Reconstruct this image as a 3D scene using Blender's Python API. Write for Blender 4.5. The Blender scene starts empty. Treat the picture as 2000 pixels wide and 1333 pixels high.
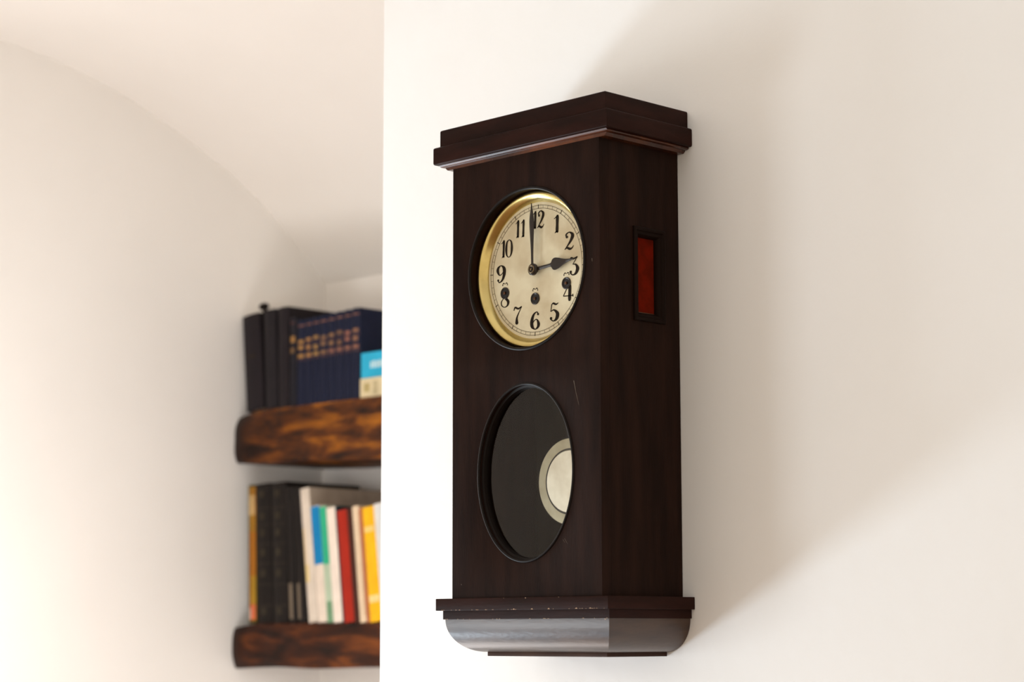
import bpy, bmesh, math, random
from mathutils import Vector, Matrix, noise
random.seed(4)
C = bpy.context.scene.collection
S = bpy.context.scene
ZO = 1.6                      # height of the datum (underside of the clock) above the floor
R = math.radians

# ------------------------------------------------------------------ camera
cam = bpy.data.cameras.new('camera'); camo = bpy.data.objects.new('camera', cam); C.objects.link(camo)
yaw, pitch, roll = R(45.2962), R(7.7866), R(-0.1005)
fw = Vector((-math.sin(yaw)*math.cos(pitch), math.cos(yaw)*math.cos(pitch), math.sin(pitch)))
rt = Vector((math.cos(yaw), math.sin(yaw), 0)); up = rt.cross(fw)
r2 = rt*math.cos(roll)+up*math.sin(roll); u2 = -rt*math.sin(roll)+up*math.cos(roll)
M = Matrix((r2, u2, -fw)).transposed().to_4x4(); M.translation = Vector((1.70641, -1.83536, 0.03912+ZO))
camo.matrix_world = M
cam.sensor_width = 36; cam.lens = 4187.46*36/2000; cam.sensor_fit = 'HORIZONTAL'
cam.dof.use_dof = True; cam.dof.focus_distance = 2.63; cam.dof.aperture_fstop = 4.6; cam.dof.aperture_blades = 7
cam.clip_start = 0.05
S.camera = camo
# ------------------------------------------------------------------ view and world
S.view_settings.view_transform = 'Standard'; S.view_settings.look = 'None'
S.view_settings.exposure = 0.0; S.view_settings.gamma = 1; S.view_settings.use_curve_mapping = False
S.cycles.use_denoising = True
S.cycles.max_bounces = 10; S.cycles.diffuse_bounces = 6; S.cycles.transparent_max_bounces = 12
w = bpy.data.worlds.new('world'); S.world = w; w.use_nodes = True
bg = w.node_tree.nodes['Background']; bg.inputs[0].default_value = (1.0, 0.86, 0.70, 1); bg.inputs[1].default_value = 1.06
# ------------------------------------------------------------------ lights
def area(name, loc, rot, sx, sy, power, col):
    l = bpy.data.lights.new(name, 'AREA'); l.shape = 'RECTANGLE'; l.size = sx; l.size_y = sy
    l.energy = power; l.color = col
    o = bpy.data.objects.new(name, l); C.objects.link(o); o.location = loc; o.rotation_euler = rot
    return o
# daylight coming in through the window of the left wall (the window opening itself is built below)
WY0, WY1, WZ0, WZ1 = -1.25, 0.09, -1.46, -0.18
VY0, VY1, VZ0, VZ1 = -2.35, -1.45, -1.12, 0.01
# bright sunlit ground outside, below the first window: low grazing daylight along the clock wall
area('window_daylight', (-4.5, -1.05, -2.28+ZO), (0, R(-90-22), 0), 0.75, 1.9, 205, (0.83, 0.98, 1.12))
area('second_window_daylight', (-2.16, (VY0+VY1)/2, (VZ0+VZ1)/2+ZO), (0, R(-90), 0), VZ1-VZ0, VY1-VY0, 33, (0.88, 0.98, 1.06))
fl = bpy.data.lights.new('niche_fill_light', 'POINT'); fl.energy = 28; fl.color = (1, .98, .97); fl.shadow_soft_size = .36  # added fill light, low and out of view, brightens the left niche
flo = bpy.data.objects.new('niche_fill_light', fl); C.objects.link(flo); flo.location = (-1.12, .20, -.80+ZO)
rl = bpy.data.lights.new('room_fill_light', 'POINT'); rl.energy = 13.5; rl.color = (1, .98, .98); rl.shadow_soft_size = .14  # added fill out of view for the left wall and vault
rlo = bpy.data.objects.new('room_fill_light', rl); C.objects.link(rlo); rlo.location = (-1.50, -.12, .25+ZO)
lp = bpy.data.lights.new('lamp_light', 'POINT'); lp.energy = .8; lp.color = (1, .70, .48); lp.shadow_soft_size = .04
lpo = bpy.data.objects.new('lamp_light', lp); C.objects.link(lpo); lpo.location = (-1.93, .25, .02+ZO)

# ------------------------------------------------------------------ materials
def mat(name, col, rough=.5, metal=0, col2=None, scale=8, stretch=(1,1,1), bump=0, bscale=60, coat=0, spec=.5, lo=.35, hi=.65, detail=5):
    m = bpy.data.materials.new(name); m.use_nodes = True; n = m.node_tree.nodes; l = m.node_tree.links
    b = n['Principled BSDF']; b.inputs['Base Color'].default_value = (*col, 1); b.inputs['Roughness'].default_value = rough
    b.inputs['Metallic'].default_value = metal; b.inputs['Coat Weight'].default_value = coat; b.inputs['Coat Roughness'].default_value = .2
    b.inputs['Specular IOR Level'].default_value = spec
    tc = n.new('ShaderNodeTexCoord'); mp = n.new('ShaderNodeMapping'); mp.inputs['Scale'].default_value = stretch
    l.new(tc.outputs['Object'], mp.inputs['Vector'])
    nz = n.new('ShaderNodeTexNoise'); nz.inputs['Scale'].default_value = scale; nz.inputs['Detail'].default_value = detail
    l.new(mp.outputs[0], nz.inputs['Vector'])
    if col2 is None: col2 = tuple(c*.85 for c in col)
    rp = n.new('ShaderNodeValToRGB'); rp.color_ramp.elements[0].position = lo; rp.color_ramp.elements[1].position = hi
    rp.color_ramp.elements[0].color = (*col, 1); rp.color_ramp.elements[1].color = (*col2, 1)
    l.new(nz.outputs['Fac'], rp.inputs[0]); l.new(rp.outputs[0], b.inputs['Base Color'])
    if bump:
        n2 = n.new('ShaderNodeTexNoise'); n2.inputs['Scale'].default_value = bscale; n2.inputs['Detail'].default_value = 4
        l.new(mp.outputs[0], n2.inputs['Vector'])
        bp = n.new('ShaderNodeBump'); bp.inputs['Strength'].default_value = bump; bp.inputs['Distance'].default_value = .002
        l.new(n2.outputs['Fac'], bp.inputs['Height']); l.new(bp.outputs[0], b.inputs['Normal'])
    return m
M_ = {}
M_['plaster'] = mat('plaster', (.86,.86,.85), .9, col2=(.84,.84,.825), scale=3, bump=.25, bscale=45, spec=.2)
M_['plaster_warm'] = mat('plaster_warm', (.88,.86,.83), .9, col2=(.86,.84,.81), scale=3, bump=.25, bscale=45, spec=.2)
M_['floor'] = mat('floorboards', (.30,.17,.08), .4, col2=(.2,.1,.045), scale=3, stretch=(1,12,1))
M_['wood'] = mat('mahogany', (.020,.0085,.0055), .42, col2=(.011,.005,.0035), scale=9, stretch=(6,6,.8), bump=.12, bscale=90, spec=.045)
M_['wood_red'] = mat('mahogany_red', (.024,.0075,.0050), .38, col2=(.013,.0048,.0034), scale=14, stretch=(.8,.8,4), bump=.1, bscale=90, spec=.06)
M_['wood_polished'] = mat('mahogany_polished', (.060,.030,.016), .30, col2=(.030,.013,.009), scale=14, stretch=(.8,.8,4), bump=.1, bscale=90, spec=.5)
M_['wood_moulding'] = mat('mahogany_moulding', (.035,.009,.004), .26, col2=(.16,.04,.008), scale=11, stretch=(1,1,1), spec=.45, lo=.45, hi=.7)
M_['wood_worn'] = mat('mahogany_worn', (.075,.038,.024), .5, col2=(.04,.018,.012), scale=14, spec=.1)
M_['frame_wood'] = mat('dark_frame_wood', (.0095,.0045,.003), .5, spec=.05)
M_['inside'] = mat('case_inside', (.030,.024,.017), .8, col2=(.022,.018,.013), scale=12, stretch=(4,4,1), spec=.1)
M_['ebony'] = mat('black_lacquer', (.009,.006,.005), .45, spec=.12)
M_['brass'] = mat('brass', (.66,.53,.21), .24, 1, col2=(.52,.40,.14), scale=40, lo=.45, hi=.75)
M_['silver'] = mat('silvered_disc', (.40,.36,.26), .36, .9, col2=(.34,.30,.21), scale=60)
M_['silver_bright'] = mat('silvered_centre', (.74,.69,.58), .36, .9, col2=(.62,.56,.45), scale=45)
M_['dial'] = mat('dial_paper', (.72,.66,.465), .55, .0, col2=(.55,.46,.29), scale=22, lo=.40, hi=.68, detail=9)
M_['ink'] = mat('numeral_ink', (.020,.014,.009), .7, spec=.08)
M_['ink_faint'] = mat('track_ink', (.09,.065,.04), .6, spec=.08)
M_['steel'] = mat('blued_steel', (.030,.024,.020), .35, .5)
M_['dark_brass'] = mat('dark_brass', (.16,.12,.07), .35, .8)
M_['hole'] = mat('hole_shade_black', (.006,.004,.003), .7)
M_['arbor'] = mat('arbor_copper', (.10,.045,.02), .4, .7)
M_['red'] = mat('red_cloth', (.13,.009,.003), .8, col2=(.08,.008,.003), scale=60, bump=.3, bscale=300, spec=0)
M_['chip'] = mat('bare_wood_chip', (.55,.36,.22), .8)
M_['scratch'] = mat('scratch', (.085,.055,.03), .6)
def glass_mat():
    m = bpy.data.materials.new('window_pane'); m.use_nodes = True; n = m.node_tree.nodes; l = m.node_tree.links
    n.remove(n['Principled BSDF']); out = n['Material Output']
    t = n.new('ShaderNodeBsdfTransparent'); t.inputs[0].default_value = (.98,.99,.97,1)
    g = n.new('ShaderNodeBsdfGlossy'); g.inputs['Roughness'].default_value = .02
    fr = n.new('ShaderNodeFresnel')
    ge = n.new('ShaderNodeNewGeometry'); mr = n.new('ShaderNodeMapRange'); mr.inputs['To Min'].default_value = 1.5; mr.inputs['To Max'].default_value = 1/1.5
    l.new(ge.outputs['Backfacing'], mr.inputs['Value']); l.new(mr.outputs[0], fr.inputs[0])   # the same reflectance from both sides of the thin pane
    mx = n.new('ShaderNodeMixShader'); l.new(fr.outputs[0], mx.inputs[0]); l.new(t.outputs[0], mx.inputs[1]); l.new(g.outputs[0], mx.inputs[2])
    l.new(mx.outputs[0], out.inputs[0]); return m
M_['pane'] = glass_mat()
def beam_mat(name, hi_, mid, shift, end):
    m = bpy.data.materials.new(name); m.use_nodes = True; n = m.node_tree.nodes; l = m.node_tree.links
    b = n['Principled BSDF']; b.inputs['Roughness'].default_value = .5; b.inputs['Specular IOR Level'].default_value = .15
    tc = n.new('ShaderNodeTexCoord'); mp = n.new('ShaderNodeMapping'); mp.inputs['Scale'].default_value = (.8,1,3.6); mp.inputs['Rotation'].default_value = (0,.15,0); mp.inputs['Location'].default_value = (shift,0,shift)
    l.new(tc.outputs['Object'], mp.inputs['Vector'])
    nz = n.new('ShaderNodeTexNoise'); nz.inputs['Scale'].default_value = 9; nz.inputs['Detail'].default_value = 7; nz.inputs['Roughness'].default_value = .6; nz.inputs['Distortion'].default_value = .5
    l.new(mp.outputs[0], nz.inputs['Vector'])
    rp = n.new('ShaderNodeValToRGB'); e = rp.color_ramp.elements
    e[0].position = .38; e[0].color = (.012,.004,.002,1); e[1].position = .70; e[1].color = (*hi_,1)
    x = e.new(.52); x.color = (*mid,1)
    l.new(nz.outputs['Fac'], rp.inputs[0])
    # beam colour gets darker towards its left end
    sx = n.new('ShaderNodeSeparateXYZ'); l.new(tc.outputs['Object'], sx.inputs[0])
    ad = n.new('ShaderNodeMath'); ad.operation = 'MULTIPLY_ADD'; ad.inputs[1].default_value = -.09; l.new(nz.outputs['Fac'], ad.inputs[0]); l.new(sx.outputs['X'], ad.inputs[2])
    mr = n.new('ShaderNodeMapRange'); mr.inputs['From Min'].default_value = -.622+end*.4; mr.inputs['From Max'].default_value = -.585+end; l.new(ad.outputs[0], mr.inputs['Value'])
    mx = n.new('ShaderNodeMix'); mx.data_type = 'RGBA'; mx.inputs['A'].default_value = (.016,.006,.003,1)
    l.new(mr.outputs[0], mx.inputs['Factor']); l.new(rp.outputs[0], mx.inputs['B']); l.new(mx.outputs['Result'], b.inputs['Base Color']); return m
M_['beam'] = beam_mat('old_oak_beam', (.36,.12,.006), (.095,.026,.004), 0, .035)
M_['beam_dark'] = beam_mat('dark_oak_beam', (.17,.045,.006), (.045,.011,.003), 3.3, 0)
M_['end_grain'] = mat('dark_end_grain', (.016,.006,.003), .6, col2=(.03,.01,.004), scale=30, spec=.1)
_plain = {}
def plain(name, col, rough=.6):
    if name not in _plain: _plain[name] = mat(name, col, rough, scale=30, spec=.12)
    return _plain[name]

# ------------------------------------------------------------------ helpers
def link(name, me, m, parent=None):
    o = bpy.data.objects.new(name, me); C.objects.link(o)
    if m is not None: me.materials.append(m)
    if parent is not None: o.parent = parent
    return o
def mesh(name, verts, faces, smooth=None):
    me = bpy.data.meshes.new(name); me.from_pydata([tuple(v) for v in verts], [], faces); me.validate()
    bm = bmesh.new(); bm.from_mesh(me); bmesh.ops.remove_doubles(bm, verts=bm.verts, dist=1e-6)
    bmesh.ops.recalc_face_normals(bm, faces=bm.faces); bm.to_mesh(me); bm.free()
    if smooth is not None:
        for p in me.polygons: p.use_smooth = True
        me.set_sharp_from_angle(angle=R(smooth))
    return me
def boxmesh(name, boxes, bevel=0, seg=2, origin=(0,0,0)):
    bm = bmesh.new(); O = Vector(origin)
    for (x0,y0,z0,x1,y1,z1) in boxes:
        r = bmesh.ops.create_cube(bm, size=1)
        for v in r['verts']:
            v.co = Vector((x0+(v.co.x+.5)*(x1-x0), y0+(v.co.y+.5)*(y1-y0), z0+(v.co.z+.5)*(z1-z0))) - O
    if bevel: bmesh.ops.bevel(bm, geom=bm.edges[:], offset=bevel, segments=seg, profile=.5, affect='EDGES')
    bmesh.ops.recalc_face_normals(bm, faces=bm.faces)
    me = bpy.data.meshes.new(name); bm.to_mesh(me); bm.free()
    if bevel:
        for p in me.polygons: p.use_smooth = True
        me.set_sharp_from_angle(angle=R(40))
    return me
def thing(name, label, cat, loc, group=None):
    o = bpy.data.objects.new(name, None); C.objects.link(o); o.location = loc; o['label'] = label; o['category'] = cat
    o.empty_display_size = .05
    if group: o['group'] = group
    return o
def struct(name, me, m, kind='structure'):
    o = link(name, me, m); o['kind'] = kind; return o
def part(name, me, m, parent, label=None):
    o = link(name, me, m, parent)
    if label: o['label'] = label
    return o
def up_(b): return (b[0],b[1],b[2]+ZO,b[3],b[4],b[5]+ZO)

# ------------------------------------------------------------------ room shell (z relative to datum, raised by ZO)
XL, YB, CWX, CWY, ZC = -2.07, 1.2954, -0.5555, 0.1435, 1.285
X1, Y0 = 3.2, -4.2
struct('floor', boxmesh('floor', [(XL-.3,Y0,-.1,X1,YB+.3,0)]), M_['floor'])
struct('wall_back', boxmesh('wall_back', [up_((XL-.3,YB,-ZO,X1,YB+.2,ZC+.1))]), M_['plaster_warm'])
struct('wall_right', boxmesh('wall_right', [up_((CWX,CWY,-ZO,X1,CWY+.16,ZC+.02))], .003), M_['plaster'])
struct('wall_left', boxmesh('wall_left', [up_((XL-.2,WY1,-ZO,XL,YB+.01,ZC+.1)), up_((XL-.2,VY1,-ZO,XL,WY0,ZC+.1)), up_((XL-.2,Y0,-ZO,XL,VY0,ZC+.1)),
    up_((XL-.2,WY0,WZ1,XL,WY1,ZC+.1)), up_((XL-.2,WY0,-ZO,XL,WY1,WZ0)), up_((XL-.2,VY0,VZ1,XL,VY1,ZC+.1)), up_((XL-.2,VY0,-ZO,XL,VY1,VZ0))]), M_['plaster_warm'])
prof = [(1.33,.80),(1.295,.841),(1.27,.866),(1.242,.891),(1.200,.930),(1.151,.972),(1.103,1.008),(1.048,1.040),(1.000,1.067),(.947,1.094),(.880,1.127),(.809,1.157),
        (.750,1.180),(.689,1.199),(.620,1.217),(.548,1.233),(.480,1.243),(.400,1.254),(.30,1.265),(.2,1.273),(.1,1.279),(0,1.283),(-.15,1.285),(Y0,1.285)]
v, f = [], []
for (y,z) in prof:
    for x in (XL-.1, X1): v += [(x,y,z+ZO),(x,y+.03,z+.25+ZO)]
for i in range(len(prof)-1):
    a, b = i*4, i*4+4
    f += [(a,a+2,b+2,b),(a+1,b+1,b+3,a+3),(a,b,b+1,a+1),(a+2,a+3,b+3,b+2)]
f += [(0,1,3,2),(len(prof)*4-4,len(prof)*4-2,len(prof)*4-1,len(prof)*4-3)]
struct('ceiling', mesh('ceiling', v, f, 25), M_['plaster_warm'])
def window(name, a, b, c, d):
    struct(name, boxmesh(name, [up_((XL-.08,a,c,XL-.03,a+.04,d)), up_((XL-.08,b-.04,c,XL-.03,b,d)),
        up_((XL-.08,a+.04,c,XL-.03,b-.04,c+.04)), up_((XL-.08,a+.04,d-.04,XL-.03,b-.04,d))]), plain('window_frame_white',(.8,.78,.74)))
window('window_1', WY0, WY1, WZ0, WZ1)
window('window_2', VY0, VY1, VZ0, VZ1)

# ------------------------------------------------------------------ shelves: old live-edge beams
def beam(name, label, x0, x1, y0, y1, z0, z1, seed, grow=0.0, drop=0.012, m='beam'):
    nx, nz, ny = 90, 10, 4
    o = thing(name, label, 'shelf', ((x0+x1)/2,(y0+y1)/2,z0+ZO), 'rustic wooden shelves in the corner')
    c = Vector(((x0+x1)/2,(y0+y1)/2,z0)); v = []; f = []
    ring = []
    # section outline, back-bottom -> front-bottom -> front-top -> back-top
    for k in range(ny): ring.append((1-k/ny, 0))
    for k in range(nz): ring.append((0, k/nz))
    for k in range(ny): ring.append((k/ny, 1))
    ring.append((1,1))
    n = len(ring)
    for i in range(nx+1):
        t = i/nx; x = x0+(x1-x0)*t
        for (a,b) in ring:
            y = y0+(y1-y0)*a; zb = z0-grow*min(1,(x-x0)/.5); z = zb+(z1-zb)*b
            fr = 1-a
            if a < .3:
                q = noise.noise(Vector((x*5,seed,z*14)))*.006+noise.noise(Vector((x*17,seed+3,z*25)))*.003
                y += q*(1-a/.3) + .010*(abs(b-.5)*2)**3*(1-a/.3)
            if b == 0: z += noise.noise(Vector((x*7,y*4,seed)))*.004
            if a < .26 and b > .5 and x < x0+.07: z -= drop*(1-(x-x0)/.07)*((b-.5)*2)
            if a < .26 and x < x0+.02: y += .006*(1-(x-x0)/.02)
            v.append(Vector((x,y,z))-c)
    for i in range(nx):
        for k in range(n-1):
            a = i*n+k; f.append((a,a+1,a+n+1,a+n))
        f.append((i*n+n-1,i*n,(i+1)*n,(i+1)*n+n-1))
    f.append(tuple(range(nx*n+n-1,nx*n-1,-1)))
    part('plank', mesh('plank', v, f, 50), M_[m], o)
    part('end_grain', mesh('end_grain', [q+Vector((-.0005,0,0)) for q in v[:n]]+[q+Vector((.0115,.0,0))*1 for q in v[:n]], [tuple(range(n))]+[(i,(i+1)%n,(i+1)%n+n,i+n) for i in range(n)]+[tuple(range(2*n-1,n-1,-1))]), M_['end_grain'], o)
    return o
SU, SLO = .5235, .0620
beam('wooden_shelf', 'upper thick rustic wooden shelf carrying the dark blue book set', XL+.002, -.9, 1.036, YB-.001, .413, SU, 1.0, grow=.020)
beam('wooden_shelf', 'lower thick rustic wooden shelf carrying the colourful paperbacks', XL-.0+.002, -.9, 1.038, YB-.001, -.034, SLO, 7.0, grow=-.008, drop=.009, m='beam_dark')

# ------------------------------------------------------------------ books
def book(label, x, w_, h, depth, col, theta=0, y=1.052, z=SU, name='book', bands=(), spine=None, pages=(.75,.66,.5), group=None, paper=False, round_=True, flat=False):
    """x = left edge of the spine at its foot, theta = lean to the left (degrees); bands = (z0,z1,colour[,x0,x1,label])"""
    root = thing(name, label, 'book', (x,y,z+ZO), group)
    if theta: root.rotation_euler = (0,-R(theta),0)
    t = .0012 if paper else .0026
    cm = plain('cover_%s' % '_'.join('%d' % (c*1000) for c in col), col, .5)
    b = (0 if paper else .003)
    ins = min(t, w_*.25)
    # cover: spine and two boards in one U-shaped piece; hardback spines are rounded
    prof2 = []
    k = 6
    bulge = .004 if (round_ and not paper) else .0008
    for i in range(k+1):
        s = i/k; prof2.append((w_*s, -bulge*math.sin(math.pi*s)))
    outl = [(0,depth)]+prof2+[(w_,depth),(w_-ins,depth),(w_-ins,.003),(ins,.003),(ins,depth)]
    nn = len(outl); v = [(a,c,0) for a,c in outl]+[(a,c,h) for a,c in outl]
    f = [(i,(i+1)%nn,(i+1)%nn+nn,i+nn) for i in range(nn)]
    # caps as strips
    P = k+1
    f += [(0,1,nn-2,nn-1),(P,P+1,P+2,P+3)] + [tuple(range(1,P+1))+(P+3,nn-2)]
    f += [(nn,nn+1,2*nn-2,2*nn-1),(nn+P,nn+P+1,nn+P+2,nn+P+3)] + [tuple(range(nn+1,nn+P+1))+(nn+P+3,2*nn-2)]
    me = bpy.data.meshes.new('cover'); me.from_pydata(v,[],f)
    bm = bmesh.new(); bm.from_mesh(me); bmesh.ops.recalc_face_normals(bm, faces=bm.faces); bm.to_mesh(me); bm.free()
    part('cover', me, cm, root)
    part('page_block', boxmesh('page_block', [(ins,.0035,b,w_-ins,depth-.003,h-b)]), plain('book_paper',pages), root)
    if spine:
        pass
    for bd in bands:
        z0, z1, c2 = bd[:3]; xa, xb = (bd[3],bd[4]) if len(bd) > 4 else (.04,.96); lab = bd[5] if len(bd) > 5 else None
        vv = []; ff = []
        for i in range(k+1):
            s = xa+(xb-xa)*i/k; yy = -bulge*math.sin(math.pi*s)-.0004
            vv += [(w_*s,yy,z0*h),(w_*s,yy,z1*h)]
        for i in range(k): ff.append((2*i,2*i+2,2*i+3,2*i+1))
        me = bpy.data.meshes.new('spine_print'); me.from_pydata(vv,[],ff)
        part('spine_print', me, plain('print_%s' % '_'.join('%d' % (c*1000) for c in c2), c2, .5), root, lab)
    return root

NAVY = (.010,.013,.034); GOLD = (.32,.17,.055); PINK = (.22,.10,.07); DARKN = (.012,.011,.016)
def px_x(px, yp=None): return -2.067+(px-459)/575.0       # spine position along the shelf, read off the photograph
# two big dark volumes at the left end
book('tall dark hardback at far left end of upper shelf, leaning on wall', -2.040, .060, .214, .17, (.017,.013,.016), 5.6, bands=[(.86,.865,(.03,.024,.024)),(.55,.57,(.03,.022,.012),.3,.7)])
book('wide dark hardback just right of the black bookend', -1.972, .040, .219, .165, (.017,.014,.017), 3.2, bands=[(.80,.806,(.03,.024,.024))])
book('dark volume second right of the black bookend', -1.928, .034, .220, .165, (.017,.013,.016), 1.6, bands=[(.70,.703,(.03,.024,.024))])
book('slim dark volume with two gold marks beside the blue set', -1.8905, .0215, .193, .14, (.015,.014,.02), .5,
     bands=[(.93,.95,(.10,.05,.05),.2,.8),(.72,.79,GOLD,.25,.85),(.60,.66,(.16,.09,.04),.2,.8)])
bo = thing('bookend', 'thin black bookend with knob, between dark books on upper shelf', 'bookend', (-1.9765,1.086,SU+ZO))
v = []; f = []
part('upright_plate', boxmesh('upright_plate', [(-.0010,-.03,0,.0010,.05,.226)], .0006, 1), M_['ebony'], bo)
bm = bmesh.new(); bmesh.ops.create_uvsphere(bm, u_segments=14, v_segments=9, radius=.0105); 
for q in bm.verts: q.co = Vector((q.co.x*1.3,q.co.y-.026,q.co.z*.8+.2320))
me = bpy.data.meshes.new('knob'); bm.to_mesh(me); bm.free()
for p_ in me.polygons: p_.use_smooth = True
part('knob', me, M_['ebony'], bo)
bo.rotation_euler = (0,-R(4.6),0)
# the blue set: eight volumes
edges = [-1.8665,-1.8385,-1.8145,-1.791,-1.764,-1.7385,-1.711,-1.6865,-1.659]
names = ['leftmost volume of the navy gilt set','second volume from left of the navy gilt set','third volume from left of the navy gilt set',
 'fourth volume from left of the navy gilt set','fifth volume from left, middle of the navy gilt set','sixth volume from left of the navy gilt set',
 'seventh volume of the navy set, pinkish titling','last navy volume, beside the cyan book']
for i in range(8):
    xa, xb = edges[i], edges[i+1]-.0008
    g = [GOLD,(.34,.17,.06),(.30,.17,.06),(.20,.11,.06),(.22,.12,.06),(.17,.09,.05),(.26,.11,.08),(.24,.12,.07)][i]
    d = .01*((i*7)%3-1)
    book(names[i], xa, xb-xa, [.187,.188,.189,.190,.191,.192,.193,.194][i]-.002, .14, NAVY, 0, y=1.052,
         bands=[(.925,.94,PINK,.1,.9),(.735+d,.775+d,g,.15,.85),(.64-d,.69-d,g,.2,.8),(.555,.60,g if i<4 else PINK,.12,.88),(.71,.714,PINK,.05,.95),(.53,.535,PINK,.05,.95)],
         group='navy volumes with gilt titling on the upper shelf')
# flat stack on the right
def flatbook(label, x, y, z, L, th, dep, col, rot=0, cp=(.75,.66,.5), marks=None):
    root = thing('book', label, 'book', (x,y,z+ZO)); root.rotation_euler = (0,0,R(rot))
    cm = plain('cover_%s' % '_'.join('%d' % (c*1000) for c in col), col, .5)
    part('cover', boxmesh('cover', [(0,0,0,L,dep,.002),(0,0,th-.002,L,dep,th),(0,-.0015,0,L,.003,th)]), cm, root)
    part('page_block', boxmesh('page_block', [(.002,.0035,.0025,L-.002,dep-.002,th-.0025)]), plain('book_paper',cp), root)
    if marks: 
        for (a,b,z0,z1,c2) in marks: part('spine_print', boxmesh('spine_print', [(a,-.0022,z0,b,-.0016,z1)]), plain('print_%s' % '_'.join('%d' % (c*1000) for c in c2), c2, .5), root)
    return root
flatbook('cream book lying flat on the upper shelf under the cyan book', -1.655, 1.050, SU, .20, .0405, .09, (.70,.60,.38), marks=[(.012,.03,.012,.03,(.45,.36,.16)),(.04,.055,.006,.034,(.5,.42,.25))])
flatbook('bright cyan book lying flat on top of the cream book', -1.655, 1.052, SU+.0412, .19, .053, .085, (.03,.42,.66), marks=[(.030+.0085*i,.036+.0085*i,.020,.033+.002*(i%2),(.55,.75,.8)) for i in range(9)])
# ---- lower shelf
z = SLO
BL = (.012,.009,.008); GR = (.045,.036,.026)
book('slim orange and olive spined book at far left of lower shelf', px_x(484.7), .0262, .300, .20, (.05,.05,.012), 1.7, z=z, y=1.052,
     bands=[(.02,.985,(.33,.12,.012),.3,1.0),(.925,.985,(.22,.19,.03),.05,.98),(.78,.925,(.62,.52,.26),.2,.95),(.66,.78,(.27,.17,.02),.3,.98),(.14,.34,(.36,.22,.02),.4,.98),(.03,.135,(.62,.14,.07),.45,.95),(.03,.11,(.55,.52,.45),.2,.45)])
for i,(x,l) in enumerate([(px_x(503.5),'thick black encyclopaedia volume with faint gold bands, next to orange spine'),(px_x(534),'second thick black encyclopaedia volume with faint gold bands')]):
    book(l, x, .0500, .300, .21, BL, 3.0, z=z, bands=[(a,a+.005,GR) for a in (.12,.27,.42,.56,.70,.82)]+[(a,a+.05,(.035,.028,.018),.3,.65) for a in (.06,.33,.48,.62,.74,.90)], group='black encyclopaedia volumes on the lower shelf')
book('narrow black book with grey foot label, left of its pair', px_x(565.5), .0235, .2895, .21, BL, 4.0, z=z, bands=[(.03,.29,(.16,.125,.09),.15,.7)], group='narrow black books with grey foot labels')
book('narrow black book with grey foot label, right against tall white book', px_x(582), .0255, .2885, .22, BL, 5.0, z=z, bands=[(.03,.29,(.16,.125,.09),.12,.58)], group='narrow black books with grey foot labels')
W_ = (.74,.64,.54)
seq = [ # foot px, width px, height, colour, label, bands
 (602.5,17.5,.285,(.42,.35,.28),'tallest white spined book, standing right of the black books',[(0,1,(.66,.58,.49),.03,.97),(.30,.43,(.72,.56,.24),.05,.42),(.43,.70,(.74,.58,.36),.03,.25)],.175,7.0),
 (621,16.0,.246,W_,'white book with a blue upper spine',[(.495,.995,(.005,.20,.46),.0,1.0)],.15,7.0),
 (638,12.0,.244,(.42,.52,.38),'book with emerald upper spine, pale green below',[(.50,.995,(.03,.40,.22),.0,1.0),(.0,.18,(.16,.30,.17),.1,.9)],.15,7.0),
 (651,16.0,.240,(.80,.70,.61),'plain white book right of the emerald and pale green one',[],.15,7.0),
 (667,2.6,.2445,(.012,.035,.045),'thin dark teal book just taller than the red book beside it',[],.14,7.0),
 (668,17.5,.233,(.36,.020,.008),'bright red book on lower shelf',[],.15,7.0),
 (686.5,10.0,.236,(.055,.014,.008),'dark maroon book right of the red book',[],.16,7.0),
 (697.5,11.5,.240,(.70,.55,.38),'slim cream book on the lower shelf',[(.05,.95,(.62,.42,.26),.8,1.0)],.14,7.0),
 (710,6.0,.236,(.42,.13,.05),'thin rust coloured book left of the yellow one',[],.14,7.0),
 (717,20.0,.236,(.85,.46,.01),'yellow book with pale bands on lower shelf',[(.78,.83,(.85,.58,.18),.05,.95),(.17,.23,(.85,.62,.25),.05,.95)],.14,7.0),
 (738.5,21.0,.242,(.68,.66,.62),'grey white book partly hidden by the wall, right of yellow book',[(.3,.98,(.60,.63,.63),.35,.9)],.14,7.0),
 (761,14.0,.246,(.70,.60,.50),'cream book behind the wall edge',[],.14,7.0)]
x = px_x(602.5)
for (fp,wp,h,col,lab,bands,dep,th) in seq[:-1]:
    wm = wp/575.0
    book(lab, x, wm, h, dep+.05, col, th, z=z, bands=bands, paper=True)
    x += wm/math.cos(R(th))+.0006

# ------------------------------------------------------------------ the clock
W, D = .2543, .1425
root = thing('pendulum_wall_clock', 'dark mahogany pendulum wall clock with round cream dial, hung on the white wall', 'clock', (-W/2, D, ZO))
O = Vector((-W/2, D, 0))
def cbox(boxes, bevel=0): return boxmesh('m', boxes, bevel, 2, O)
def loft(levels, bevel=0):
    v = []; f = []
    for (o,fr,z) in levels: v += [Vector(q)-O for q in ((-W-o,-fr,z),(o,-fr,z),(o,D,z),(-W-o,D,z))]
    for i in range(len(levels)-1):
        for k in range(4):
            a, b = i*4+k, i*4+(k+1)%4; f.append((a,b,b+4,a+4))
    f += [(3,2,1,0), tuple(len(v)-4+k for k in range(4))]
    return mesh('m', v, f, 30)
T = .014
part('back_board', cbox([(-W+T,D-.008,.075,-T,D,.628)]), M_['inside'], root)
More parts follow.
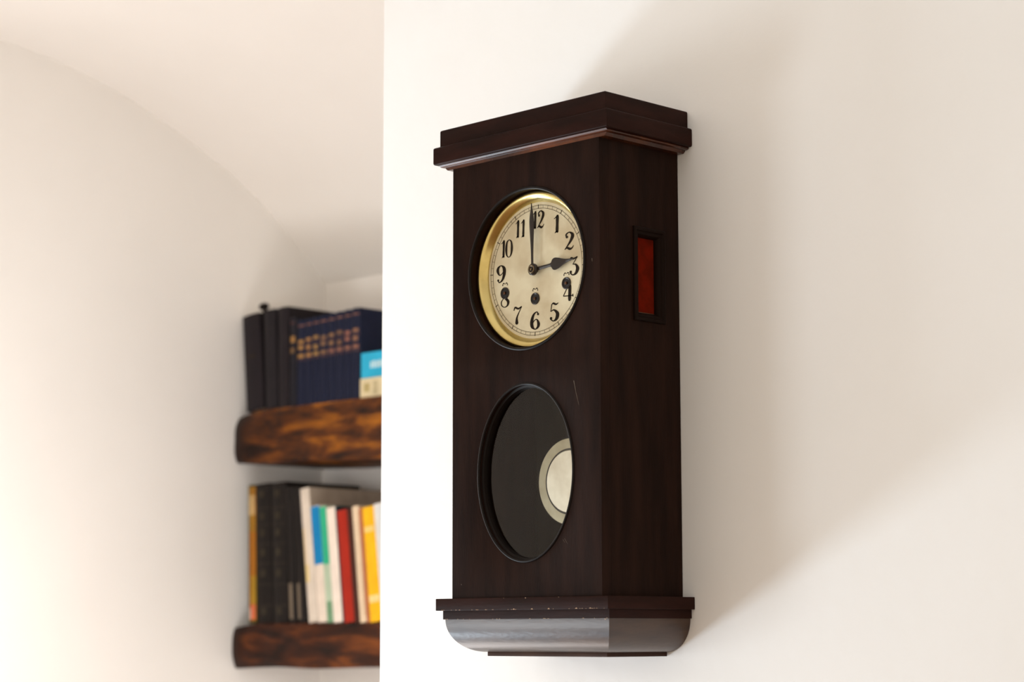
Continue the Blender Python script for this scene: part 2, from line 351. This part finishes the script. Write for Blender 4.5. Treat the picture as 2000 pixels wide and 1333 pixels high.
# side panels (the right one has the opening of the side window)
SY0,SY1,SZ0,SZ1 = .066,.108,.4215,.5185
part('side_panel', cbox([(-W,.0162,.075,-W+T,D,.632)]), M_['wood'], root)
part('side_panel', cbox([(-T,.0162,.075,0,SY0,.632),(-T,SY1,.075,0,D,.632),(-T,SY0,.075,0,SY1,SZ0),(-T,SY0,SZ1,0,SY1,.632)]), M_['wood'], root)
# front panel with a round and an oval opening
CX, CZ, DR = -.1245, .4838, .0985
OX, OZ, OA, OB = -.1265, .2335, .080, .1065
def plate(x0,x1,z0,z1,cx,cz,a,b,t):
    N = 96; angs = sorted(set([2*math.pi*i/N for i in range(N)]+[math.atan2(zz-cz,xx-cx)%(2*math.pi) for xx in (x0,x1) for zz in (z0,z1)]))
    n = len(angs); rings = []
    def hit(th):
        dx, dz = math.cos(th), math.sin(th); s = 1e9
        if dx > 1e-9: s = min(s,(x1-cx)/dx)
        if dx < -1e-9: s = min(s,(x0-cx)/dx)
        if dz > 1e-9: s = min(s,(z1-cz)/dz)
        if dz < -1e-9: s = min(s,(z0-cz)/dz)
        return cx+dx*s, cz+dz*s
    def ell(th,g):
        r = (a+g)*(b+g)/math.hypot((b+g)*math.cos(th),(a+g)*math.sin(th)); return cx+r*math.cos(th), cz+r*math.sin(th)
    rings.append([(*hit(t_),t) for t_ in angs]); rings.append([(*hit(t_),0) for t_ in angs])
    for (g,y) in ((.004,0),(.0025,.0004),(.001,.0014),(.0002,.003),(0,.005),(0,t)): rings.append([(*ell(t_,g),y) for t_ in angs])
    v = []; f = []
    for rg in rings: v += [Vector((q[0],q[2],q[1]))-O for q in rg]
    m = len(rings)
    for i in range(m):
        j = (i+1)%m
        for k in range(n): f.append((i*n+k,i*n+(k+1)%n,j*n+(k+1)%n,j*n+k))
    return v, f
v1,f1 = plate(-W,0,.365,.632,CX,CZ,DR,DR,.016); v2,f2 = plate(-W,0,.075,.365,OX,OZ,OA,OB,.016)
part('front_panel', mesh('front_panel', v1+v2, f1+[tuple(i+len(v1) for i in q) for q in f2], 35), M_['wood'], root)
# sweeps round an ellipse
def sweep(cx, cz, a, b, prof, closed=True, N=120, rot=0):
    v = []; f = []; n = len(prof)
    for i in range(N):
        th = 2*math.pi*i/N; nx_, nz_ = b*math.cos(th), a*math.sin(th); L = math.hypot(nx_,nz_); nx_/=L; nz_/=L
        for (g,y) in prof: v.append(Vector((cx+a*math.cos(th)+nx_*g, y, cz+b*math.sin(th)+nz_*g))-O)
    for i in range(N):
        j = (i+1)%N
        for k in range(n if closed else n-1): f.append((i*n+k,j*n+k,j*n+(k+1)%n,i*n+(k+1)%n))
    return v, f
def bead(r, g0, y0): return [(g0+r*math.cos(q*math.pi/5), y0+r*math.sin(q*math.pi/5)) for q in range(10)]
v,f = sweep(CX,CZ,DR,DR,bead(.0021,.0012,.0006)); part('dial_rim_moulding', mesh('m',v,f,60), M_['ebony'], root)
v,f = sweep(OX,OZ,OA,OB,bead(.0019,.0012,.0006)); part('oval_rim_moulding', mesh('m',v,f,60), M_['ebony'], root)
# inner stepped rebate of the oval, then the pane
v,f = sweep(OX,OZ,OA,OB,[(.0,.0045),(-.0028,.0055),(-.0035,.008),(-.0035,.0128),(.0,.0128)]); part('oval_rebate', mesh('m',v,f,30), M_['ebony'], root)
# cornice
def rnd(o0,f0,z0,z1,r,bottom=True,top=True):
    L = []
    if bottom:
        for q in range(4): a_ = q/3*math.pi/2; L.append((o0-r+r*math.sin(a_), f0-r+r*math.sin(a_), z0+r-r*math.cos(a_)))
    else: L.append((o0,f0,z0))
    if top:
        for q in range(4): a_ = q/3*math.pi/2; L.append((o0-r+r*math.cos(a_), f0-r+r*math.cos(a_), z1-r+r*math.sin(a_)))
    else: L.append((o0,f0,z1))
    return L
part('cornice_top', loft(rnd(.0171,.0069,.6576,.6803,.0025,False,True)), M_['wood_red'], root)
part('cornice', loft(rnd(.0240,.0124,.6345,.6576,.0025,True,True)), M_['wood_red'], root)
part('cornice_moulding', loft([(-.002,-.001,.6275),(.010,.0005,.6278),(.0125,.0008,.6300),(.0132,.0010,.6312),(.0155,.0020,.6313),(.0178,.0045,.6320),(.0188,.0062,.6332),(.0182,.0070,.6345)]), M_['wood_moulding'], root)
# base
part('base_ledge', loft(rnd(.0187,.0107,.0678,.0826,.0007)), M_['wood_red'], root)
part('base_slip', loft(rnd(.0137,.0030,.0570,.0678,.0006,True,False)), M_['wood_red'], root)
lv = []
for q in range(17):
    a_ = q/16*math.pi/2; lv.append((-.0255+.0370*math.sin(a_), -.0360+.0370*math.sin(a_), .057-.0400*math.cos(a_)))
part('base_quarter_round', loft(lv), M_['wood_polished'], root)
part('base_foot', loft(rnd(-.0262,-.0358,.0120,.0172,.0006)), M_['wood_worn'], root)
# chips along the ledge and a scratch
rc = random.Random(5); v = []; f = []
for i in range(46):
    x_ = -W-.012+rc.random()*(W+.026); big = (i in (4,17,23,31,40))
    a_ = (.0022 if big else .0006+.0016*rc.random()); h_ = (.0013 if big else .00035+.0003*rc.random())
    zz, yy = (.0682,-.0109) if i%3 else (.0572,-.0033)
    k = len(v)
    v += [Vector(q)-O for q in ((x_-a_,yy,zz),(x_+a_*.8,yy,zz-.0001),(x_+a_*.2,yy,zz+h_),(x_-a_*.3,yy,zz+h_*.8),(x_,yy+.0005,zz+.0002))]
    f += [(k,k+1,k+2,k+3),(k,k+1,k+4),(k+2,k+3,k+4)]
for (x_,z_,s_) in ((-.115,.0823,.0012),(-.06,.0824,.0007),(-.152,.0823,.0006),(.0075,.0565,.0014)):
    k = len(v); yy = -.0110 if z_ > .07 else -.0034
    v += [Vector(q)-O for q in ((x_-s_,yy,z_),(x_+s_,yy,z_-.0002),(x_+.2*s_,yy,z_-s_))]; f.append((k,k+1,k+2))
me = bpy.data.meshes.new('chipped_edge'); me.from_pydata([tuple(q) for q in v],[],f)
co = part('chipped_edge', me, M_['chip'], root, 'pale chips where the ledge edge is worn'); co['kind'] = 'stuff'
v = []; f = []
for (xa,za,xb,zb,t_) in ((-.0435,.338,-.0395,.322,.0006),(-.0398,.323,-.0352,.308,.0004),(-.0625,.150,-.0595,.146,.0003),(-.0600,.151,-.0550,.1445,.0003),(-.0125,.482,-.0120,.478,.0006),(-.238,.1005,-.2375,.099,.0006)):
    k = len(v); v += [Vector(q)-O for q in ((xa-t_,-.0002,za),(xa+t_,-.0002,za),(xb+t_*.4,-.0002,zb),(xb-t_*.4,-.0002,zb))]; f.append((k,k+1,k+2,k+3))
me = bpy.data.meshes.new('scratch'); me.from_pydata([tuple(q) for q in v],[],f)
part('scratch', me, M_['scratch'], root)

# side window: moulded frame with red cloth
def frame_yz(y0,y1,z0,z1,prof,x0=0):
    v = []; f = []; n = len(prof)
    for (yy,zz,sy,sz) in ((y0,z0,1,1),(y1,z0,-1,1),(y1,z1,-1,-1),(y0,z1,1,-1)):
        for (g,hx) in prof: v.append(Vector((x0+hx, yy+sy*g, zz+sz*g))-O)
    for i in range(4):
        j = (i+1)%4
        for k in range(n): f.append((i*n+k,j*n+k,j*n+(k+1)%n,i*n+(k+1)%n))
    return mesh('m', v, f, 30)
swf = part('side_window_frame', frame_yz(.0585,.1150,.4125,.5275,[(0,-.002),(0,.0025),(.0015,.0036),(.0040,.0032),(.0055,.0012),(.0085,.0008),(.0100,-.001),(.0115,-.006),(.0115,-.012),(.0,-.002)][:-1]), M_['frame_wood'], root)
part('cloth_panel', cbox([(-.0088,.0690,.423,-.0068,.106,.517)]), M_['red'], swf, 'red cloth panel')
part('cloth_retaining_strip', cbox([(-.0072,.0715,.4232,-.0060,.1040,.4245)]), M_['dark_brass'], swf)

# bezel and dial
v,f = sweep(CX,CZ,.0855,.0855,[(.0125,.020),(.0125,.0125),(.0112,.0108),(.0090,.0103),(.0065,.0110),(.0040,.0128),(.0018,.0155),(.0003,.0185),(-.0006,.0200),(-.0006,.0220),(.006,.0225)])
part('brass_bezel', mesh('m',v,f,50), M_['brass'], root)
YD = .0200; ROT = R(2.3)
def disc(cx,cz,r,y0,y1,N=64,bevel=0):
    v = []; f = []
    pr = [(r,y1),(r,y0+bevel),(r-bevel,y0)] if bevel else [(r,y1),(r,y0)]
    for (rr,y) in pr:
        for i in range(N): t_ = 2*math.pi*i/N; v.append(Vector((cx+rr*math.cos(t_),y,cz+rr*math.sin(t_)))-O)
    for k in range(len(pr)-1):
        for i in range(N): f.append((k*N+i,k*N+(i+1)%N,(k+1)*N+(i+1)%N,(k+1)*N+i))
    f += [tuple(range(N)), tuple(range((len(pr)-1)*N,len(pr)*N))]
    return v, f
v,f = disc(CX,CZ,.0872,YD,YD+.0015,128)
dial = part('dial', mesh('m',v,f,30), M_['dial'], root)
def DP(x, z_, y): # dial plane, turned a little clockwise
    return Vector((CX+x*math.cos(ROT)+z_*math.sin(ROT), y, CZ-x*math.sin(ROT)+z_*math.cos(ROT)))-O
def cat(pts, sub=8):
    out = []
    for i in range(len(pts)-1):
        p0 = pts[max(i-1,0)]; p1 = pts[i]; p2 = pts[i+1]; p3 = pts[min(i+2,len(pts)-1)]
        for s in range(sub):
            t = s/sub
            out.append(tuple(.5*((2*b)+(-a+c)*t+(2*a-5*b+4*c-d_)*t*t+(-a+3*b-3*c+d_)*t**3) for a,b,c,d_ in zip(p0,p1,p2,p3)))
    out.append(pts[-1]); return out
six = ([[(.44,.84,.04),(.36,.98,.03),(.16,.84,.06),(.05,.5,.09),(.08,.18,.09),(.27,.02,.03),(.45,.14,.07),(.48,.34,.08),(.36,.56,.035),(.2,.5,.025),(.11,.36,.02)]],[(.44,.85,.065)])
DIG = {
'1': ([[(.06,.80,.012),(.20,.90,.03),(.30,1.0,.03)],[(.28,1.0,.05),(.27,.85,.085),(.27,.5,.075),(.27,.15,.08),(.30,0,.02)],[(.14,.0,.015),(.24,.08,.05),(.36,.06,.02)]],[]),
'2': ([[(.10,.72,.03),(.09,.88,.045),(.28,.98,.035),(.46,.86,.08),(.46,.68,.09),(.32,.42,.06),(.12,.16,.03),(.02,.05,.02)],[(.02,.04,.015),(.15,.13,.055),(.34,.05,.07),(.47,.10,.035),(.55,.22,.012)]],[(.13,.73,.075)]),
'3': ([[(.05,.80,.012),(.12,.95,.055),(.28,.90,.055),(.50,1.0,.025)],[(.50,.99,.02),(.37,.80,.02),(.24,.60,.02)],[(.22,.59,.02),(.42,.56,.05),(.53,.33,.095),(.42,.07,.07),(.22,.01,.035),(.08,.14,.04)]],[(.11,.18,.075)]),
'4': ([[(.36,1.0,.02),(.18,.65,.022),(.0,.30,.025)],[(.0,.29,.028),(.30,.29,.028),(.60,.29,.028)],[(.58,.38,.012),(.59,.29,.03),(.60,.22,.012)],[(.37,1.0,.04),(.39,.8,.08),(.39,.5,.085),(.39,.15,.085),(.39,0,.05)]],[]),
'5': ([[(.12,.93,.015),(.24,.99,.055),(.40,.92,.05),(.54,1.0,.015)],[(.13,.95,.025),(.11,.75,.02),(.08,.54,.02)],[(.08,.54,.02),(.28,.62,.045),(.50,.42,.095),(.46,.14,.09),(.26,.01,.035),(.08,.13,.04)]],[(.11,.17,.075)]),
'6': six,
'7': ([[(.03,.80,.012),(.11,.96,.05),(.32,.88,.055),(.53,1.0,.025)],[(.53,.99,.02),(.38,.70,.025),(.24,.38,.05),(.24,.08,.095)]],[(.24,.08,.095),(.04,.82,.035)]),
'8': ([[(.42,.90,.03),(.27,1.0,.02),(.11,.88,.05),(.13,.70,.06),(.3,.52,.07),(.48,.32,.08),(.45,.1,.05),(.27,.0,.025),(.08,.1,.03),(.04,.3,.03),(.16,.48,.02),(.38,.66,.02),(.46,.8,.025),(.42,.90,.03)]],[]),
'0': ([[(.27,1.0,.02),(.09,.86,.055),(.03,.5,.085),(.09,.14,.055),(.27,0,.02),(.45,.14,.055),(.51,.5,.085),(.45,.86,.055),(.27,1.0,.02)]],[]),
}
DIG['9'] = ([[(.54-a,1-b,c_) for a,b,c_ in six[0][0]]],[(.10,.15,.065)])
ADV = {'1':.40}
def numeral(s, px, pz, h=.0222, sx=1.22):
    if len(s) == 2: sx = .93
    wd = sum(ADV.get(c,.56) for c in s)+.06*(len(s)-1); x0 = -wd/2*h*sx; v = []; f = []
    for c in s:
        st, balls = DIG[c]
        for pts in st:
            P = cat(pts); k = len(v)
            for i,(x,z_,hw) in enumerate(P):
                a = P[max(i-1,0)]; b = P[min(i+1,len(P)-1)]
                tx, tz = b[0]-a[0], b[1]-a[1]; L = math.hypot(tx,tz) or 1; nx_, nz_ = -tz/L, tx/L
                for sg in (1,-1): v.append(DP(px+x0+(x+sg*nx_*max(hw,.021)*1.06)*h*sx, pz+(z_-.5+sg*nz_*max(hw,.021)*.9)*h, YD-.0003))
            for i in range(len(P)-1): f.append((k+2*i,k+2*i+1,k+2*i+3,k+2*i+2))
        for (x,z_,r) in balls:
            k = len(v)
            for i in range(12): t_ = i/12*2*math.pi; v.append(DP(px+x0+(x+r*math.cos(t_))*h*sx, pz+(z_-.5+r*math.sin(t_))*h, YD-.00032))
            f.append(tuple(range(k,k+12)))
        x0 += (ADV.get(c,.56)+.06)*h*sx
    me = bpy.data.meshes.new('numeral'); me.from_pydata([tuple(q) for q in v],[],f)
    return part('numeral', me, M_['ink'], dial)
for i in range(1,13):
    a_ = R(30*i); rr = .0628
    numeral(str(i), rr*math.sin(a_), rr*math.cos(a_))
# minute track
v = []; f = []
def ringflat(r0,r1,y,N=160):
    k = len(v)
    for i in range(N):
        t_ = 2*math.pi*i/N; v.append(DP(r0*math.cos(t_),r0*math.sin(t_),y)); v.append(DP(r1*math.cos(t_),r1*math.sin(t_),y))
    for i in range(N): j = (i+1)%N; f.append((k+2*i,k+2*i+1,k+2*j+1,k+2*j))
ringflat(.0767,.0772,YD-.0003); ringflat(.0806,.0811,YD-.0003)
for i in range(60):
    a_ = 2*math.pi*i/60; hw = .0002
    k = len(v); s_, c_ = math.sin(a_), math.cos(a_)
    for (r,sg) in ((.0770,-1),(.0770,1),(.0807,1),(.0807,-1)): v.append(DP(r*s_+sg*hw*c_, r*c_-sg*hw*s_, YD-.00035))
    f.append((k,k+1,k+2,k+3))
me = bpy.data.meshes.new('minute_track'); me.from_pydata([tuple(q) for q in v],[],f); part('minute_track', me, M_['ink_faint'], dial)
v = []; f = []
for i in range(0,60,5):
    a_ = 2*math.pi*i/60; hw = .00042; k = len(v); s_, c_ = math.sin(a_), math.cos(a_)
    for (r,sg) in ((.0772,-1),(.0772,1),(.0819,1),(.0819,-1)): v.append(DP(r*s_+sg*hw*c_, r*c_-sg*hw*s_, YD-.0004))
    f.append((k,k+1,k+2,k+3))
me = bpy.data.meshes.new('hour_tick_marks'); me.from_pydata([tuple(q) for q in v],[],f); part('hour_tick_marks', me, M_['ink'], dial)
# winding holes with arrow ornaments
for (hx,hz) in ((-.1802,.4612),(-.1272,.4484),(-.0738,.4614)):
    v,f = sweep(hx,hz,.0062,.0062,[(.0012,YD+.0005),(.0012,YD-.0010),(.0004,YD-.0014),(-.0006,YD-.0008),(-.0006,YD+.0005)],True,32)
    hl = part('winding_hole', mesh('m',v,f,40), M_['steel'], dial)
    v,f = disc(hx,hz,.0058,YD-.0004,YD+.0002,32); part('hole_shade_disc', mesh('m',v,f,30), M_['hole'], hl)  # black disc on the dial: shade inside the hole put into colour
    part('winding_arbor', cbox([(hx-.0017,YD-.0022,hz-.0017,hx+.0017,YD-.0002,hz+.0017)],.0004), M_['arbor'], hl)
    v = []; f = []
    lx, lz = hx-CX, hz-CZ+.0112
    for pts in ([(-.0045,-.0006,.0003),(-.0036,.0010,.0005),(-.0022,.0016,.0006),(-.0008,.0006,.0003)],[(.0008,.0006,.0003),(.0022,.0016,.0006),(.0036,.0010,.0005),(.0045,-.0006,.0003)],[(-.0008,.0006,.0002),(0,.0003,.0003),(.0008,.0006,.0002)],[(-.0048,-.0003,.0002),(-.0043,-.0012,.0005),(-.0032,-.0008,.0002)],[(.0048,-.0003,.0002),(.0043,-.0012,.0005),(.0032,-.0008,.0002)]):
        P = cat(pts,5); k = len(v)
        for i,(x,z_,hw) in enumerate(P):
            a = P[max(i-1,0)]; b = P[min(i+1,len(P)-1)]; tx, tz = b[0]-a[0], b[1]-a[1]; L = math.hypot(tx,tz) or 1
            for sg in (1,-1): v.append(Vector((CX+lx+x-sg*tz/L*hw, YD-.0003, CZ+lz+z_+sg*tx/L*hw))-O)
        for i in range(len(P)-1): f.append((k+2*i,k+2*i+1,k+2*i+3,k+2*i+2))
    me = bpy.data.meshes.new('winding_ornament'); me.from_pydata([tuple(q) for q in v],[],f); part('winding_ornament', me, M_['ink'], dial)
# hands
def hand(name, outline, y0, y1, ang):
    """outline: (distance, half width, ridge) along the hand"""
    v = []; f = []; s_, c_ = math.sin(ang), math.cos(ang)
    P = cat(outline,6)
    for (r,hw,rd) in P:
        hw = max(hw,.0001)
        for (sg,y) in ((-1,y1),(0,y0-rd),(1,y1),(1,y1+.0006),(-1,y1+.0006)):
            v.append(Vector((CX+r*s_+sg*hw*c_, y, CZ+r*c_-sg*hw*s_))-O)
    n = 5
    for i in range(len(P)-1):
        for k in range(n): a, b = i*n+k, i*n+(k+1)%n; f.append((a,b,b+n,a+n))
    f += [(0,1,2,3,4), tuple((len(P)-1)*n+k for k in range(n))]
    return part(name, mesh(name,v,f,25), M_['steel'], root)
hand('hour_hand', [(-.004,.0024,0),(.006,.0022,0),(.016,.0022,0),(.026,.0020,0),(.0295,.0028,.0),(.032,.0062,.0),(.036,.0076,.0),(.042,.0064,.0),(.050,.0036,0),(.058,.0018,0),(.0685,.0004,0)], .0142, .0148, R(85.5))
hand('minute_hand', [(-.004,.0022,0),(.008,.0018,0),(.022,.0019,0),(.040,.0029,0),(.056,.0038,0),(.063,.0036,0),(.070,.0026,0),(.076,.0014,0),(.083,.0003,0)], .0112, .0118, R(-0.8))
v,f = disc(CX,CZ,.0074,.0106,.0145,40,.0012); hub = part('hand_hub', mesh('m',v,f,30), M_['steel'], root)
v,f = sweep(CX,CZ,.0044,.0044,bead(.0011,0,.0104),True,32); part('hub_washer', mesh('m',v,f,60), M_['dark_brass'], hub)
v,f = disc(CX,CZ,.0016,.0088,.0110,20,.0005); part('hub_pin', mesh('m',v,f,30), M_['dark_brass'], hub)
v,f = disc(CX,CZ,.0028,.0112,YD,20); part('hand_arbor', mesh('m',v,f,30), M_['dark_brass'], root)
# pendulum
PX, PZ, PY, PR = -.0945, .2228, .045, .0535
pend = part('pendulum_rod', cbox([(PX-.0016,PY+.0052,PZ,PX+.0016,PY+.0068,PZ+.215)]), M_['ebony'], root)
cR = Vector((PX,PY,PZ))-O
pend.data.transform(Matrix.Translation(cR) @ Matrix.Rotation(-R(8.4),4,'Y') @ Matrix.Translation(-cR))   # caught mid swing, to the right
v,f = disc(PX,PZ,PR,PY,PY+.005,96,.0012); bob = part('pendulum_bob', mesh('m',v,f,30), M_['silver'], root, 'silvered round bob with a dark groove')
v,f = sweep(PX,PZ,.0395,.0395,[(.0008,PY-.0003),(.0008,PY+.001),(-.0008,PY+.001),(-.0008,PY-.0003)]); part('bob_groove', mesh('m',v,f,30), M_['steel'], bob)
v,f = disc(PX,PZ,.0385,PY-.0012,PY+.002,96,.0010); part('bob_centre', mesh('m',v,f,30), M_['silver_bright'], bob)
# the bob hangs a touch out of true
def tilt(o, ang):
    c = Vector((PX,PY,PZ))-O; Mt = Matrix.Translation(c) @ Matrix.Rotation(ang,4,'X') @ Matrix.Translation(-c)
    o.data.transform(Mt)
    for ch in o.children: ch.data.transform(Mt)
tilt(bob, R(0.6))
# pane: flat middle, bevelled border
GY = .0098
def ellfan(a,b,y,N=120):
    return [Vector((OX+a*math.cos(2*math.pi*i/N),y,OZ+b*math.sin(2*math.pi*i/N)))-O for i in range(N)]
v = ellfan(OA-.0125,OB-.0125,GY); me = bpy.data.meshes.new('glass_pane'); me.from_pydata([tuple(q) for q in v],[],[tuple(range(120))])
part('glass_pane', me, M_['pane'], root)
v,f = sweep(OX,OZ,OA,OB,[(-.0125,GY),(-.0030,GY+.0002)],False); part('glass_bevel', mesh('m',v,f,30), M_['pane'], root)
